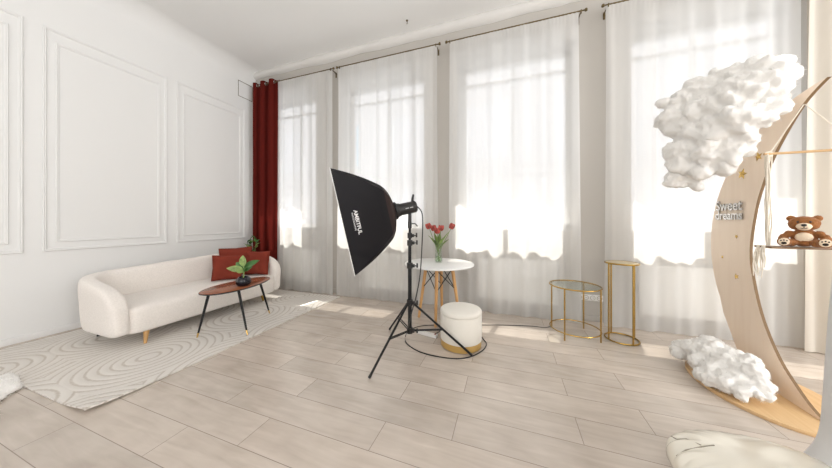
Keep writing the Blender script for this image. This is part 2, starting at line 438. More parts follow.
# house across the street, seen only as a pale blur through the sheers
hb = empty('building', (-4, 17, -4), 0, 'pale apartment building across the street behind the sheer curtains', 'building')
M['facade'] = mat('facade_render', (.70, .66, .64), .9)
M['roof'] = mat('roof_tin', (.45, .42, .40), .7)
M['paleblind'] = mat('pale_blind', (.70, .67, .67), .5)
M['bluepane'] = mat('blue_window_glass', (.42, .66, .80), .15, spec=.8)
MB().box((0, 3, 8.5), (46, 6, 17)).build('wall', M['facade'], hb, smooth=False)
MB().prism([(-23.4, -.5, 17), (-23.4, 6.5, 17), (-23.4, 3, 19.5)], (46.8, 0, 0)).build('roof', M['roof'], hb, smooth=False)
MB().box((0, -.1, 8.4), (46, .3, .35), .03).box((0, -.2, 16.7), (46.4, .5, .5), .05).build('ledge', M['facade'], hb, smooth=False)
for k in range(8):
    for z in (5.6, 11.0):
        x_ = -2.5 + (k-3.6+.6-1)*5.2
        pw = MB().box((x_, -.02, z), (2.5, .1, 3.3), .02).build('window', M['white'], hb)
        MB().box((x_, -.08, z), (2.2, .02, 3.0)).build('pane', M['bluepane' if (k == 3 and z > 8) else 'paleblind'], pw, smooth=False)

# ------------------------------------------------------------------ curtains, rods
def fold_fn(seed, freq):
    R_ = random.Random(seed); ph = [R_.uniform(0, 6.28) for _ in range(6)]
    def f(x, z):
        zz = z*.12
        return (.5*math.sin(freq*x+ph[0]+.5*math.sin(1.7*x+ph[1])+zz) + .32*math.sin(freq*1.73*x+ph[2]+zz*1.4)
                + .10*math.sin(freq*3.1*x+ph[3]) + .45*noise.noise(Vector((x*2.2, z*.25, seed))))
    return f
TBL = G(439, 319.9).xy       # where the round table stands: it pushes the sheers back
def curtain(name, x0, x1, z0, z1, m, seed, amp=.04, freq=36, y=YC, label=None, group=None, spread=.0, cat='curtain'):
    f = fold_fn(seed, freq); w_ = x1-x0
    nu = int(w_*170); nz = 36
    def fn(u, v):
        z = z0+(z1-z0)*v
        s = 1 + spread*(1-v)**1.5
        x = (x0+x1)/2 + (u-.5)*w_*s + .012*math.sin(20*u+seed)*(1-v)
        a = amp*(.35+.65*min(1, (1-v)*6)) 
        yy = y + a*f(x, z)
        if v > .985: yy = y + a*.9*math.sin(x*130+seed)*.35
        # cloth pushed back where the table stands against it
        if z < 1.0:
            d = abs(x-TBL[0]); 
            k = max(0, 1-(d/.75)**2); yy = max(yy, 0) + .07*k*min(1, (1.0-z)/.2)
            yy = min(yy, YW-.012) 
        if z < .03: yy += .004*math.sin(40*x)
        return (x, yy, z)
    o = MB().grid(fn, nu, nz).build(name, m, smooth=True, angle=180, recalc=False)
    tag(o, label, cat, group)
    return o
ZR = 4.37
RODS = [(-5.24, -3.17), (-3.09, -1.07), (-.955, 1.02), (1.22, 3.30)]
SHX = [(-4.57, -3.19), (-3.07, -1.11), (-.90, .93), (1.25, 3.10)]
words = ['sheer white curtain beside the red drape, at the leftmost window',
         'sheer white curtain hanging behind the black softbox',
         'sheer white curtain between the tulip table and the gold ring tables',
         'sheer white curtain behind the wooden moon and its upper cloud']
for k, (a, c) in enumerate(SHX):
    curtain('sheer_curtain', a, c, .012, ZR+.012, M['sheer'], 11+k, amp=.034, freq=17, label=words[k], group='sheer curtains on the window wall', spread=.03)
rwords = ['thin dark rod carrying the red drape at the corner', 'thin dark rod of the window behind the softbox',
          'thin dark rod over the window between the softbox and the moon', 'thin dark rod above the window behind the moon, cut by the frame top']
rod_roots = []
for k, (a, c) in enumerate(RODS):
    r = empty('curtain_rod', ((a+c)/2, YC-.0, ZR), 0, rwords[k], 'curtain rod', 'curtain rods over the windows'); h = (c-a)/2
    MB().tube([(-h, 0, 0), (h, 0, 0)], .010, 10).build('rod', M['bronze'], r)
    for s in (-1, 1):
        MB().lathe([(0, -.02), (.017, -.016), (.021, 0), (.017, .016), (0, .02)], n=14).build('finial', M['bronze'], r).location = (s*h, 0, 0)
        br = MB().box((0, .075, .0), (.012, .19, .012), .002).box((0, .163, -.035), (.026, .010, .10), .002).box((0, -.0, -.012), (.014, .03, .05), .003)
        br.build('bracket', M['bronze'], r).location = (s*(h-.06), 0, 0)
# red drape with eyelets
def red_fn(u, v):
    x = -5.22 + .64*u + .0*(1-v); z = .02+(4.43-.02)*v
    t = u*2*PI*2.6
    return (x+.022*math.sin(2*t), 4.19 - .055*math.cos(t) + .006*noise.noise(Vector((u*6, z, 3))), z)
rc = empty('red_drape', (0, 0, 0), 0, 'dark red eyelet drape in the corner behind the sofa', 'curtain')
MB().grid(red_fn, 160, 20).build('cloth', M['redcurtain'], rc, angle=180, recalc=False)
for q in range(7):
    u = (q+.5)/7.2
    p = Vector(red_fn(u, .985)); pts = [p + Vector((.008*math.cos(0), .026*math.cos(a), .026*math.sin(a)-.0)) for a in [2*PI*k/16 for k in range(16)]]
    MB().tube([(pp.x, YC+(pp.y-p.y), ZR+(pp.z-p.z)) for pp in pts], .005, 6, closed=True).build('eyelet', M['chrome'], rc)
bc = MB()
curtain('beige_drape', 3.10, 4.25, .012, 4.42, M['beigecurtain'], 31, amp=.075, freq=17, y=4.10, label='heavy beige drape at the right edge, behind the wooden moon', spread=.05)

# radiators behind the sheers
rl = ['white panel radiator behind the sheer at the corner window', 'white panel radiator behind the sheer and the softbox stand',
      'white panel radiator behind the sheer left of the gold ring tables', 'white panel radiator behind the sheer right of the gold ring tables']
for k, (a, c) in enumerate(((-4.65, -3.6), (-2.55, -1.5), (-.45, .68), (1.66, 2.82))):
    r = empty('radiator', ((a+c)/2, 4.30, .18), 0, rl[k], 'radiator', 'radiators under the windows')
    w_ = c-a
    MB().box((0, 0, .34), (w_, .045, .66), .01).build('panel', M['radiator'], r)
    g = MB()
    for q in range(int(w_/.05)): g.box((-w_/2+.03+q*.05, 0, .685), (.03, .04, .006))
    g.box((0, .017, .684), (w_-.02, .006, .006)).box((0, -.017, .684), (w_-.02, .006, .006))
    g.build('top_grille', M['radiator'], r, smooth=False)
    MB().tube([(w_/2+.0, 0, .62), (w_/2+.03, 0, .62)], .012, 8).tube([(w_/2+.03, 0, .66), (w_/2+.03, 0, .55)], .016, 10).build('valve', M['white'], r)
    MB().tube([(w_/2-.01, 0, .04), (w_/2+.03, 0, .02), (w_/2+.03, 0, -.18)], .009, 8).build('pipe', M['white'], r)
# socket strip on the pier
so = empty('wall_socket', (1.10, YW-.0, .335), 0, 'white multiple wall socket seen between the gold ring table legs', 'wall socket')
MB().box((0, -.006, 0), (.34, .012, .085), .004).build('plate', M['socket'], so)
for q in range(4):
    c_ = (-.125+q*.083, -.0125, 0)
    MB().tube([(c_[0]+.030*math.cos(a), c_[1], .030*math.sin(a)) for a in [2*PI*k/20 for k in range(20)]], .0035, 6, closed=True).build('socket_rim', M['darkseam'], so)
    MB().tube([(c_[0]-.009, c_[1]+.004, 0), (c_[0]-.009, c_[1]-.001, 0)], .004, 8).tube([(c_[0]+.009, c_[1]+.004, 0), (c_[0]+.009, c_[1]-.001, 0)], .004, 8).build('pin_hole', M['black'], so)

# ------------------------------------------------------------------ rug, fur
def rug_fn(zb):
    def f(u, v):
        x = -5.30 + 2.33*u; y = 1.0 + 3.12*v
        x += .0; y += .03*(1-u)*(1-v)*-1
        d = math.hypot(x+3.0, y-1.0)
        lift = .035*max(0, 1-d/.35)**1.6 + .006*max(0, 1-abs(y-1.35)/.25)*max(0, (u-.9)/.1)
        return (x, y, zb+lift)
    return f
rg = MB(); rg.grid(rug_fn(.002), 60, 80); rg.grid(rug_fn(.014), 60, 80)
bmesh.ops.recalc_face_normals(rg.bm, faces=rg.bm.faces)
be = [e for e in rg.bm.edges if e.is_boundary]
bmesh.ops.bridge_loops(rg.bm, edges=be)
ro = rg.build('rug', M['rug'], angle=60)
tag(ro, 'large pale rug with concentric ring relief under the cream sofa', 'rug')

def furry(name, m, blobs, vox, amp, fr, label, cat, flat=None, seed=0, wisps=0, wl=.05):
    b = MB()
    for c, r in blobs: b.ball(c, r, 2)
    o = b.build(name, m)
    modify(o, [('REMESH', dict(mode='VOXEL', voxel_size=vox, use_smooth_shade=True))])
    me = o.data
    norms = [v.normal.copy() for v in me.vertices]
    for v, n in zip(me.vertices, norms):
        p = v.co
        a = noise.fractal(p*fr+Vector((seed, 0, 0)), 1.0, 2.0, 5)
        cell = 1-noise.cell(p*1) * 0
        rid = 1-abs(noise.noise(p*fr*1.7+Vector((0, seed, 0))))*2
        q1 = abs(noise.noise(p*fr*1.1+Vector((0, seed, 0))))*2-.4; q2 = abs(noise.noise(p*fr*2.6+Vector((seed, 3, 0))))*2-.4; q3 = abs(noise.noise(p*fr*6+Vector((1, 3, seed))))
        d = amp*(.35*a + .8*q1 + .42*q2 + .22*q3)
        v.co = p + n*d
        if flat is not None and v.co.z < flat: v.co.z = flat + (v.co.z-flat)*.02
    modify(o, [('SMOOTH', dict(factor=.5, iterations=3))]); me = o.data
    if wisps:
        # loose fibres standing off the surface: thin crossed slivers
        R_ = random.Random(seed+5); b2 = bmesh.new(); b2.from_mesh(me); b2.verts.ensure_lookup_table()
        vs = [(v.co.copy(), v.normal.copy()) for v in b2.verts]
        for _ in range(wisps):
            p, n = R_.choice(vs)
            dr = (n + Vector((R_.uniform(-1, 1), R_.uniform(-1, 1), R_.uniform(-1, 1)))*.7).normalized()
            l = wl*R_.uniform(.3, 1); sd_ = dr.cross(Vector((R_.uniform(-1, 1), R_.uniform(-1, 1), R_.uniform(-1, 1)))).normalized()*R_.uniform(.0012, .003)
            q = p - n*.01
            mid = q + dr*l*.55 + sd_*1.5
            e = q + dr*l + Vector((0, 0, R_.uniform(-.3, .1)*l))
            if flat is not None: mid.z = max(mid.z, flat); e.z = max(e.z, flat)
            A = b2.verts.new(q-sd_); B = b2.verts.new(q+sd_); C = b2.verts.new(mid+sd_*.5); Dv = b2.verts.new(mid-sd_*.5); E = b2.verts.new(e)
            b2.faces.new((A, B, C, Dv)); b2.faces.new((Dv, C, E))
        b2.to_mesh(me); b2.free()
        for p in me.polygons: p.use_smooth = True
    if label: tag(o, label, cat)
    return o
# fur throw whose edge reaches into the lower left corner of the view
R_ = random.Random(3); bl = []
for k in range(60):
    a = R_.uniform(0, 6.28); r = .40*math.sqrt(R_.random()); bl.append(((-3.88+r*math.cos(a), .50+r*math.sin(a)*.85, .025), (.13, .13, .035)))
bl += [((x_, y_, .022), (.11, .11, .035)) for x_, y_ in ((-4.06, .90), (-3.98, .88), (-3.90, .80), (-3.82, .73), (-4.16, .92), (-4.26, .93), (-4.1, .8), (-3.98, .75))]
furry('fur_throw', M['fur'], bl, .018, .012, 9, 'fluffy white fur mat on the floor at the left edge', 'fur mat', flat=.004, seed=2, wisps=5000, wl=.05)

# ------------------------------------------------------------------ sofa
SX0, SX1, SY0, SY1 = -4.98, -3.96, 1.53, 3.72
sofa = empty('sofa', ((SX0+SX1)/2, (SY0+SY1)/2, 0), 0, 'long cream boucle sofa with rounded ends against the white panelled wall', 'sofa')
hx, hy = (SX1-SX0)/2, (SY1-SY0)/2
def upath(t):
    """outline of the shell, t 0..1 from the front of the near arm round the back to the front of the far arm"""
    rc_ = .42; ls = 2*hx-rc_-.16; lb = 2*hy-2*rc_; arc = rc_*PI/2; tot = 2*ls+2*arc+lb; s = t*tot
    if s < ls: return Vector((hx-.16-s, -hy, 0)), Vector((0, 1, 0))
    s -= ls
    if s < arc:
        a = s/rc_; c = Vector((-hx+rc_, -hy+rc_, 0)); d = Vector((-math.sin(a), -math.cos(a), 0)); return c+d*rc_, -d
    s -= arc
    if s < lb: return Vector((-hx, -hy+rc_+s, 0)), Vector((1, 0, 0))
    s -= lb
    if s < arc:
        a = s/rc_; c = Vector((-hx+rc_, hy-rc_, 0)); d = Vector((-math.cos(a), math.sin(a), 0)); return c+d*rc_, -d
    s -= arc
    return Vector((-hx+rc_+s, hy, 0)), Vector((0, -1, 0))
ZB = .15
def hgt(x):           # top of the shell falls from the back to the arm fronts
    k = (x+hx)/(2*hx); k = max(0, min(1, (k-.12)/.80)); return .82 - .10*(k*k*(3-2*k))
def shell(u, v):
    # arm ends are closed and rounded
    e = min(1, u/.06, (1-u)/.06); th = .17
    uu = max(.0, min(1, (u-.05)/.9)); p, n = upath(uu)
    ext = Vector((0, 0, 0))
    if u < .05 or u > .95:
        q = (.05-u)/.05 if u < .05 else (u-.95)/.05
        q = min(q, 1); ext = Vector((.155*math.sin(q*PI/2), 0, 0)); sc = max(0, math.cos(q*PI/2))**.6
    else: sc = 1
    H = hgt(p.x+ext.x)+.04*p.y/hy
    # rounded cross section, v around
    a = 2*PI*v
    ca, sa = math.cos(a), math.sin(a)
    sq = lambda c, e_: math.copysign(abs(c)**e_, c)
    off = th/2 + sq(-ca, .55)*th/2*(.25+.75*sc)
    zc = (H+ZB)/2; hz = (H-ZB)/2
    z = zc + sq(sa, .32)*hz*(.62+.38*sc if sc < 1 else 1)
    if sc < 1: z -= (1-sc)*.10*((z-ZB)/(H-ZB))
    back = max(0, min(1, (p.x+ext.x-(hx-.42))/.42))
    z -= .16*back**3*max(0, (z-ZB)/(H-ZB))**2
    flare = .03*max(0, (z-ZB)/(H-ZB))
    q_ = p + n*(off-flare) + ext
    return (q_.x, q_.y, z)
sb_ = MB(); sb_.grid(lambda u, v: shell(u, v), 150, 40)
bmesh.ops.remove_doubles(sb_.bm, verts=sb_.bm.verts, dist=.0005)
be = [e for e in sb_.bm.edges if e.is_boundary]
bmesh.ops.holes_fill(sb_.bm, edges=be)
sb_.build('backrest', M['boucle'], sofa, angle=180)
def seat_poly(inset):
    pts = []
    x0, x1, y0, y1 = -hx+.12+inset, hx+.0-inset, -hy+.10+inset, hy-.10-inset
    for (cx, cy, r, a0) in ((x1-.14, y0+.14, .14, -PI/2), (x1-.14, y1-.14, .14, 0), (x0+.25, y1-.25, .25, PI/2), (x0+.25, y0+.25, .25, PI)):
        for k in range(9):
            a = a0+k/8*PI/2; pts.append((cx+r*math.cos(a), cy+r*math.sin(a)))
    return pts
def slab(prof, mat_, name, parent):
    b = MB(); rings = []
    for ins, z in prof: rings.append([b.bm.verts.new((x, y, z)) for x, y in seat_poly(ins)])
    for A, B in zip(rings[:-1], rings[1:]):
        for k in range(len(A)): b.bm.faces.new((A[k], A[(k+1) % len(A)], B[(k+1) % len(A)], B[k]))
    b.bm.faces.new(rings[0][::-1]); b.bm.faces.new(rings[-1])
    return b.build(name, mat_, parent, angle=60)
slab([(.04, .15), (.01, .165), (0, .19), (0, .33), (0, .40), (.008, .43), (.03, .452), (.08, .462)], M['boucle'], 'seat', sofa)
for (x, y, mm, dx, dy) in ((-3.98, 1.80, 'oak', .04, -.03), (-4.10, 3.45, 'gold', .02, .02), (-4.78, 1.72, 'black', -.03, -.02), (-4.78, 3.6, 'black', -.02, .02)):
    cx, cy = (SX0+SX1)/2, (SY0+SY1)/2
    l = MB().tube([(x-cx-dx, y-cy-dy, .16), (x-cx, y-cy, .014)], [.028, .014], 14).build('leg', M[mm], sofa)
    if mm == 'oak': l['label'] = 'tapered pale wooden leg'
    if mm == 'gold': l['label'] = 'gold leg'

# cushions
def cushion(loc, yaw, tilt, size, label, roll=0):
    c = empty('cushion', loc, 0, label, 'cushion', 'rust red cushions on the sofa')
    W_, H_, T_ = size, size, .15
    def fn(sgn):
        def f(u, v):
            x = (u-.5)*2; y = (v-.5)*2
            pin = 1-.07*(1-x*x)*(abs(y)**3); pin2 = 1-.07*(1-y*y)*(abs(x)**3)
            t = ((1-x**4)*(1-y**4))**.5
            wr = .012*noise.noise(Vector((x*3, y*3, sgn*5+size)))*t
            return (x*W_/2*pin2*1.0, sgn*(T_/2*t+.004)+wr, y*H_/2*pin + H_/2)
        return f
    b = MB().grid(fn(1), 24, 24).grid(fn(-1), 24, 24)
    bmesh.ops.remove_doubles(b.bm, verts=b.bm.verts, dist=.001)
    be = [e for e in b.bm.edges if e.is_boundary]
    if be: bmesh.ops.bridge_loops(b.bm, edges=be)
    o = b.build('cover', M['rust'], c, angle=180)
    z = MB(); 
    ring = [(x*W_/2*1.0, 0, y*H_/2+H_/2) for x, y in [(-1, -1), (0, -.93), (1, -1), (.93, 0), (1, 1), (0, .93), (-1, 1), (-.93, 0)]]
    z.tube([Vector(p) for p in ring], .005, 6, closed=True).build('piping', M['rust'], c)
    c.rotation_euler = (tilt, roll, yaw)
    return c
# facing the room (+x side), leaning on the back / far arm
cushion((-4.31, 2.96, .475), math.radians(62), math.radians(-14), .405, 'rust red cushion nearest the camera, lying low in front of the other two', roll=math.radians(3))
cushion((-4.52, 3.27, .475), math.radians(50), math.radians(-10), .49, 'middle rust red cushion, its top corner highest of the three', roll=math.radians(-2))
cushion((-4.24, 3.42, .475), math.radians(20), math.radians(-10), .42, 'rust red cushion leaning on the rounded far arm of the sofa')

# ------------------------------------------------------------------ plants
def leaf(b, base, direction, length, width, droop=.3, n=8, fold=.25, up=Vector((0, 0, 1))):
    d = Vector(direction).normalized(); side = d.cross(up)
    if side.length < .05: side = Vector((1, 0, 0))
    side.normalize(); nrm = side.cross(d)
    prev = None
    for i in range(n+1):
        t = i/n; wv = width/2*math.sin(PI*min(1, t**.8))**.85 if 0 < t < 1 else .0008
        c = Vector(base)+d*length*t + nrm*0 - Vector((0, 0, 1))*droop*length*t*t
        row = [b.bm.verts.new(c-side*wv+nrm*wv*fold), b.bm.verts.new(c), b.bm.verts.new(c+side*wv+nrm*wv*fold)]
        if prev:
            for k in range(2): b.bm.faces.new((prev[k], prev[k+1], row[k+1], row[k]))
        prev = row
def solidify(o, t=.0015): return modify(o, [('SOLIDIFY', dict(thickness=t, offset=0))])

# ------------------------------------------------------------------ coffee table
CTX, CTY, CTZ = -3.49, 2.56, .565
ct = empty('coffee_table', (CTX, CTY, 0), 0, 'walnut surfboard coffee table on splayed black legs with brass tips', 'coffee table')
ang = math.radians(7)
def top_out(s=1.0):
    pts = []
    for k in range(72):
        a = 2*PI*k/72; x = math.cos(a); y = math.sin(a)
        # long axis in y, one end fuller: a rounded elongated oval
        L_ = .50; W_ = .25*(1-.10*y)
        px = W_*x*s; py = L_*y - .0
        pts.append((px*math.cos(ang)-py*math.sin(ang), (px*math.sin(ang)+py*math.cos(ang))*s))
    return pts
def disc_from(poly_fn, prof, name, m, parent, ang_=50):
    b = MB(); rings = []
    for s_, z in prof: rings.append([b.bm.verts.new((x, y, z)) for x, y in poly_fn(s_)])
    for A, B in zip(rings[:-1], rings[1:]):
        for k in range(len(A)): b.bm.faces.new((A[k], A[(k+1) % len(A)], B[(k+1) % len(A)], B[k]))
    b.bm.faces.new(rings[0][::-1]); b.bm.faces.new(rings[-1])
    return b.build(name, m, parent, angle=ang_)
disc_from(top_out, [(.955, CTZ-.022), (1.0, CTZ-.012), (1.0, CTZ-.003)], 'rim', M['black'], ct)
disc_from(top_out, [(.993, CTZ-.0035), (.992, CTZ), (.985, CTZ+.0015)], 'table_top', M['walnut'], ct)
for (tx, ty, ax, ay) in ((-3.58, 2.10, -3.55, 2.22), (-3.07, 2.36, -3.31, 2.42), (-3.46, 3.02, -3.50, 2.88), (-3.86, 2.72, -3.66, 2.70))[:3]:
    top = Vector((ax-CTX, ay-CTY, CTZ-.02)); tip = Vector((tx-CTX, ty-CTY, .014)); k = top.lerp(tip, .9)
    lg = MB().tube([top, k], [.017, .011], 12).build('leg', M['black'], ct)
    MB().tube([k, tip], [.0115, .008], 12).build('brass_tip', M['goldm'], lg)
    MB().tube([top+Vector((0, 0, .006)), top-Vector((0, 0, .012))], .03, 14).build('leg_plate', M['black'], lg)
# pot with a small rubber plant
pp = G(243.5, 285.5, CTZ+.003)
pot = empty('potted_rubber_plant', (pp.x, pp.y, CTZ+.003), 0, 'small rubber plant in a glossy round black pot on the coffee table', 'potted plant')
MB().lathe([(0, 0), (.055, .0), (.082, .02), (.092, .055), (.086, .09), (.066, .112), (.058, .118), (.052, .112), (.06, .095), (0, .09)], n=40).build('pot', M['potblack'], pot)
MB().lathe([(0, .098), (.05, .098), (.054, .094), (0, .09)], n=24).build('soil', M['soil'], pot)
st = MB().tube([(0, 0, .09), (.004, .002, .18), (0, 0, .28)], [.007, .006, .004], 8)
st.build('stem', M['leafl'], pot)
for (dx, dy, dz, l, wd, zb, mm) in ((-.05, .02, 1, .19, .10, .25, 'leafl'), (.9, .55, .85, .24, .10, .22, 'leaf'), (-1, -.35, .45, .21, .09, .20, 'leafl'),
                                (-.85, .3, .75, .18, .09, .22, 'leaf'), (.5, -.4, .55, .11, .06, .19, 'leaf'), (-.5, -.7, .6, .13, .07, .18, 'leafl'), (.8, .1, .6, .14, .07, .19, 'leaf')):
    d = CR*dx + CF*dy + Vector((0, 0, dz)); b = MB(); leaf(b, (0, 0, zb), d, l, wd, .18, up=Vector((.25, -.9, .6)))
    solidify(b.build('leaf', M[mm], pot, angle=180))
# taller plant in the corner behind the sofa
fp = empty('corner_plant', (-5.05, 3.96, 0), 0, 'leafy green plant in the corner, peeking over the sofa by the red drape', 'potted plant')
MB().lathe([(0, 0), (.11, 0), (.12, .02), (.14, .24), (.145, .26), (.13, .26), (.125, .22), (0, .21)], n=32).build('planter', M['basket'], fp)
MB().lathe([(0, .225), (.123, .225), (.12, .215), (0, .21)], n=24).build('soil', M['soil'], fp)
R_ = random.Random(12)
for k in range(5):
    a = k*1.25; sxx = Vector((.05*math.cos(a), .03*math.sin(a), .22)); e = Vector((.10*math.cos(a)+.06, .07*math.sin(a)-.02, 1.0+.05*math.sin(k*2)))
    stem = MB().tube([sxx, sxx.lerp(e, .5)+Vector((.01, 0, 0)), e], [.008, .006, .004], 7).build('stem', M['stem_wood'], fp)
    for q in range(5):
        t = .55+.45*q/4; base = sxx.lerp(e, t); aa = a+q*2.3+R_.uniform(-.4, .4)
        b = MB(); leaf(b, base, (math.cos(aa), math.sin(aa)*.6, .6+.5*t), R_.uniform(.13, .18), R_.uniform(.06, .08), .35)
        solidify(b.build('leaf', M['leaf' if (k+q) % 3 else 'leafl'], stem, angle=180))

# ------------------------------------------------------------------ stool
c0 = CAMP + CF*3.03 + CR*(45/FPX*3.02); 
stool = empty('stool', (c0.x, c0.y, 0), 0, 'round cream upholstered stool with a gold band at its foot', 'stool')
MB().lathe([(0, .004), (.224, .004), (.231, .01), (.231, .075), (.228, .078), (0, .078)], n=64).build('base_band', mat('satin_gold_band', (.62, .40, .13), .4, metal=.5), stool)
MB().lathe([(0, .078), (.231, .078), (.236, .085), (.237, .2), (.237, .352), (.234, .360), (0, .36)], n=64).build('body', M['stoolfab'], stool)
MB().lathe([(0, .36), (.231, .361), (.238, .368), (.239, .38), (.237, .398), (.226, .411), (.20, .419), (.1, .423), (0, .424)], n=64).build('seat_cushion', M['stoolfab'], stool)

stool.scale = (1, 1, 1.03)
# ------------------------------------------------------------------ round table with tulips
tb = empty('round_table', (TBL[0], TBL[1], 0), 0, 'round white table on crossed wooden legs, holding the tulips', 'table')
TZ = .83
MB().lathe([(0, TZ-.03), (.47, TZ-.03), (.495, TZ-.024), (.50, TZ-.012), (.495, TZ-.003), (.485, TZ), (0, TZ)], n=72).build('table_top', M['white'], tb)
legp = []
for k in range(4):
    a = math.radians(19.5+256+90*k)
    top = Vector((.19*math.cos(a), .19*math.sin(a), TZ-.045)); tip = Vector((.30*math.cos(a), .30*math.sin(a), .013)); legp.append((top, tip))
    MB().tube([top, tip], [.026, .018], 14).build('leg', M['eames'], tb)
w_ = MB()
for k in range(4):
    A, B = legp[k], legp[(k+1) % 4]
    a0, a1 = A[0].lerp(A[1], .04), A[0].lerp(A[1], .42); b0, b1 = B[0].lerp(B[1], .04), B[0].lerp(B[1], .42)
    w_.tube([a0, b1], .0065, 8).tube([b0, a1], .0065, 8)
    w_.tube([a0, b0], .005, 8).tube([a1+Vector((0, 0, 0)), a1+(a1.normalized()*.02)], .009, 8)
w_.build('wire_brace', M['black'], tb)
MB().tube([legp[0][0]+Vector((0, 0, .006)), legp[2][0]+Vector((0, 0, .006))], .012, 8).tube([legp[1][0]+Vector((0, 0, .006)), legp[3][0]+Vector((0, 0, .006))], .012, 8).build('mounting_cross', M['black'], tb)
# vase
vp = CAMP + CF*3.82 + CR*((438.5-416)/FPX*3.82)
vs = empty('tulip_vase', (vp.x, vp.y, TZ+.0005), 0, 'clear glass vase of red tulips on the white round table', 'vase of tulips')
MB().lathe([(0, 0), (.045, .0), (.05, .006), (.052, .03), (.043, .12), (.045, .18), (.062, .245), (.058, .245), (.041, .18), (.039, .12), (.047, .03), (.04, .012), (0, .012)], n=32).build('vase', M['vglass'], vs).scale = (1.1, 1.1, 1.28)
MB().lathe([(0, .014), (.042, .014), (.046, .03), (.040, .09), (0, .09)], n=28).build('water', glass_mat('vase_water', (.90, .95, .88), .05), vs)
stems = []
for (dx, dz, fy) in ((-.135, .50, .02), (-.02, .435, -.06), (.185, .50, .0), (-.06, .47, .09), (.04, .47, .08)):
    e = CR*dx + CF*fy + Vector((0, 0, dz)); mid = e*.45; mid.x *= .55; mid.y *= .55
    s_ = MB().tube([(-e.x*.15, -e.y*.15, .02), mid, e*.75+Vector((0, 0, .03)), e], .0045, 7).build('flower_stem', M['tulipleaf'], vs)
    d = (e-mid).normalized(); q = d.to_track_quat('Z', 'Y').to_matrix()
    fl = MB()
    for p in range(6):
        a = p*PI/3; rr = .022 if p % 2 else .018
        fl.ball(e + q @ Vector((rr*1.15*math.cos(a), rr*1.15*math.sin(a), .030)), (.024, .013, .046), 2, rot=q @ Matrix.Rotation(a, 3, 'Z') @ Matrix.Rotation(.12, 3, 'Y'))
    fl.build('tulip', M['petal'], s_)
for (dx, fy, dz, l) in ((-.9, .1, .9, .26), (-.4, -.5, 1, .28), (.6, -.2, .8, .30), (1, .2, .7, .22), (.2, .5, 1.1, .26), (-.6, .4, .7, .22), (.4, -.6, .9, .22)):
    b = MB(); leaf(b, (0, 0, .18), CR*dx*.8+CF*fy+Vector((0, 0, dz*1.3)), l*1.15, .065, .12, fold=.5); solidify(b.build('tulip_leaf', M['tulipleaf'], vs, angle=180))

# ------------------------------------------------------------------ gold ring tables
def ring(b, r, z, rad, n=64, flat=None):
    b.tube([(r*math.cos(2*PI*k/n), r*math.sin(2*PI*k/n), z) for k in range(n)], rad, 8, closed=True)
    return b
ta = empty('ring_side_table', (.795, 3.775, 0), 0, 'low wide gold ring side table with a clear glass top', 'side table', 'gold ring side tables')
MB().lathe([(0, .618), (.278, .618), (.278, .626), (0, .626)], n=64).build('glass_top', M['tglass'], ta)
ring(MB(), .284, .622, .0085).build('top_ring', M['gold'], ta)
ring(MB(), .278, .085, .007).build('lower_ring', M['gold'], ta)
for a in (147, 237, 57, 327):
    a = math.radians(a); x, y = .284*math.cos(a), .284*math.sin(a)
    MB().tube([(x, y, .002), (x, y, .615)], .0085, 10).build('leg', M['gold'], ta)
tb2 = empty('ring_plant_stand', (1.30, 3.81, 0), 0, 'tall narrow gold stand on a floor ring, right of the low ring table', 'side table', 'gold ring side tables')
MB().lathe([(0, .925), (.163, .925), (.165, .93), (.163, .935), (0, .935)], n=56).build('table_top', mat('cream_gold_top', (.62, .52, .34), .3, metal=.3), tb2)
ring(MB(), .165, .928, .010).build('top_ring', M['gold'], tb2)
ring(MB(), .168, .010, .009).build('floor_ring', M['gold'], tb2)
for a in (-68, 22, 112, 202):
    a = math.radians(a); x, y = .161*math.cos(a), .161*math.sin(a)
    MB().tube([(x, y, .012), (x, y, .925)], .009, 10).build('leg', M['gold'], tb2)

# ------------------------------------------------------------------ studio light on its stand
SP = CAMP + CF*2.856 + CR*(-6.2/FPX*2.856); SP.z = 0
stand = empty('light_stand', SP, 0, 'black tripod light stand holding up the softbox', 'light stand')
PT = 1.43
MB().tube([(0, 0, .22), (0, 0, .95)], .021, 14).build('lower_tube', M['black'], stand)
MB().tube([(0, 0, .95), (0, 0, 1.20)], .018, 14).build('middle_tube', M['black'], stand)
MB().tube([(0, 0, 1.20), (0, 0, PT)], .014, 14).build('upper_tube', M['black'], stand)
def clamp(z, r):
    c_ = MB().tube([(0, 0, z-.03), (0, 0, z+.03)], r+.012, 16).box((r+.02, 0, z), (.03, .03, .035), .004).build('clamp', M['blackp'], stand)
    MB().tube([(r+.03, 0, z), (r+.055, 0, z)], .006, 8).box((r+.065, 0, z+.006), (.018, .012, .05), .004).build('knob', M['blackp'], c_)
clamp(.95, .021); clamp(1.20, .018); clamp(1.28, .014); clamp(.545, .021); clamp(.24, .021)
feet = [G(369, 379.5) - SP, G(472, 356.5) - SP, G(389.5, 330) - SP]
for f_ in feet:
    f_.z = .012; d = Vector((f_.x, f_.y, 0)).normalized()
    top = d*.03 + Vector((0, 0, .545))
    lg = MB().tube([top, Vector(f_)], .012, 10).build('leg', M['black'], stand)
    MB().tube([Vector(f_)+(top-Vector(f_)).normalized()*.03, Vector(f_)], .0135, 10).build('rubber_foot', M['blackp'], lg)
    mid = top.lerp(Vector(f_), .52)
    off = d.cross(Vector((0, 0, 1)))*.012
    bb = MB().tube([d*.028+off+Vector((0, 0, .24)), mid+off], .006, 8).tube([d*.028-off+Vector((0, 0, .24)), mid-off], .006, 8)
    bb.build('brace', M['black'], stand)
